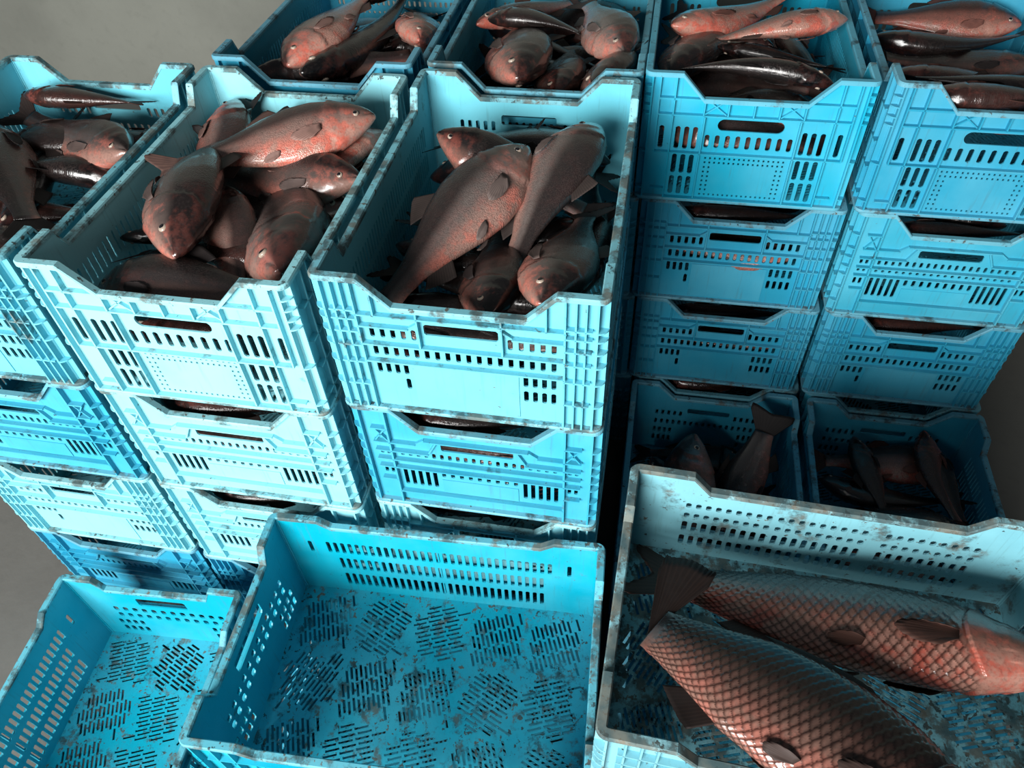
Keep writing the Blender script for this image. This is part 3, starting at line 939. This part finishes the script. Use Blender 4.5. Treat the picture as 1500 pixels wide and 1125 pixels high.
fish('deep_p', (985, 30), (1150, -15), -.040, -.050, -1, -5, 'red', 'red flecked fish with pale fin at the top edge of the top right crate', g)
fish('deep_s', (965, 112), (1060, 20), -.085, -.090, 1, 20, 'silver', 'pale fish in the front left corner of the top right crate', g)
fish('slim_s', (1180, 45), (1255, 128), -.085, -.085, 1, 25, 'brown', 'brown fish at the right wall of the top right crate', g)
fish('slim_s', (1115, 70), (985, 20), -.110, -.100, 1, 25, 'dark', 'dark fish with its tail at the left rim of the top right crate', g)
g = 'fish in the shaded floor crate'; IN = 'RM'
R3 = H
fish('deep_w', (1050, 800), (1120, 634), -.215, -.015, -1, 0, 'dark', 'dark fish whose fanned tail stands up beside the right rim of the shaded crate', g, R3)
fishd('deep_s', (1017, 638), -.045, .40, -95, .170, 1, 10, 'brown', 'brown fish with its head raised in the middle of the shaded crate', g, R3)
fish('deep_s', (955, 670), (1010, 790), -.130, -.170, -1, 30, 'black', 'black fish along the left wall of the shaded crate', g, R3)
fish('deep_s', (1090, 660), (1150, 790), -.150, -.170, 1, 30, 'black', 'black fish low under the upright tail in the shaded crate', g, R3)
g = 'big carps in the pale crate'; IN = 'CA'
RC = T - .3
fish('carp_n', (1570, 985), (1000, 852), -.065, -.105, 1, -28, 'carpred', 'big scaled carp with salmon red belly, at the back of the pale crate', g, RC, 'carp')
fish('carp_p', (1490, 1290), (958, 920), -.010, -.040, 1, -6, 'carp', 'big brown scaled carp at the front of the pale crate, tail in its left corner', g, RC, 'carp')
g = 'fish in the far right floor crate'; IN = 'RRM'
fish('deep_s', (1250, 640), (1300, 760), -.07, -.11, 1, 20, 'dark', 'dark fish at the left of the far right floor crate', g, R3)
fish('deep_n', (1350, 620), (1400, 750), -.06, -.10, 1, 20, 'red', 'reddish fish in the middle of the far right floor crate', g, R3)
fish('deep_s', (1420, 640), (1480, 760), -.09, -.11, 1, 25, 'black', 'black fish at the right of the far right floor crate', g, R3)

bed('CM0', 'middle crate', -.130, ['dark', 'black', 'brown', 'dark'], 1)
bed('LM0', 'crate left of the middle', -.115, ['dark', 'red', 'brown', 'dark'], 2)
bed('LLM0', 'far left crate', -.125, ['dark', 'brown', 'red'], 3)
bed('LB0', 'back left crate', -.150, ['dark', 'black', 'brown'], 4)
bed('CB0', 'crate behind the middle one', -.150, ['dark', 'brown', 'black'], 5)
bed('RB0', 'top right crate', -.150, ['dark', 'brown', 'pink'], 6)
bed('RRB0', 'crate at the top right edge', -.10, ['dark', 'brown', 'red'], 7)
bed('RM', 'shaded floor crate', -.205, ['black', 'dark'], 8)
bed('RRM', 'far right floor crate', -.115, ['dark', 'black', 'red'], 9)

# fish glimpsed through dips, hand holes and slots of the lower crates
def peek(cx, yf, rim, tones, where, zoff=-.075, sx=.14):
    rnd = random.Random(int((cx * 100 + rim * 10) * 7) & 999)
    spots = [((-sx, .055, zoff), (sx, .095, zoff - .01), 1, 25), ((sx, .150, zoff - .03), (-sx * .9, .175, zoff - .02), -1, 30), ((sx, .050, zoff - .075), (-sx, .060, zoff - .08), 1, 20), ((-sx, .06, zoff - .13), (sx, .06, zoff - .13), 1, 20)]
    for tn, (a, b, s_, ti), which in zip(tones, spots, ('uppermost', 'rear', 'lower', 'lowest')):
        N = Vector((cx + a[0], yf + a[1], rim + a[2])); P = Vector((cx + b[0], yf + b[1], rim + b[2]))
        fish_at(rnd.choice(['deep_s', 'slim_s']), N, P, s_, ti, tn, which + ' fish seen through openings of the ' + where, 'fish inside the ' + where)
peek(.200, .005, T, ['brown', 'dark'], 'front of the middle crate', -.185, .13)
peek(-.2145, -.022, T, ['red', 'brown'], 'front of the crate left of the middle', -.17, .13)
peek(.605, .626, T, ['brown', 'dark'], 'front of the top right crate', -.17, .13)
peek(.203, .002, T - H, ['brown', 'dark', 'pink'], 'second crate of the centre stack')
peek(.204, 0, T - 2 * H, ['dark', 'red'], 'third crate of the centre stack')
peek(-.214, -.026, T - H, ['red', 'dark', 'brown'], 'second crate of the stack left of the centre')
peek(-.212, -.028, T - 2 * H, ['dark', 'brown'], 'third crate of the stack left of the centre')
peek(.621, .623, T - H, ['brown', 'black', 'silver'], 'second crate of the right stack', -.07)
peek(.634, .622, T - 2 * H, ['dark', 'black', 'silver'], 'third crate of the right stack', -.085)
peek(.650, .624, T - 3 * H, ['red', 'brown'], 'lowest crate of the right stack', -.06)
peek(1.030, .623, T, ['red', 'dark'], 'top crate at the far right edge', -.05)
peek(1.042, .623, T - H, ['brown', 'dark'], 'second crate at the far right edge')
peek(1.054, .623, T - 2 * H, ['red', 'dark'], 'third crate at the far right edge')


if 0:
    print(*NOTES, sep='\n')
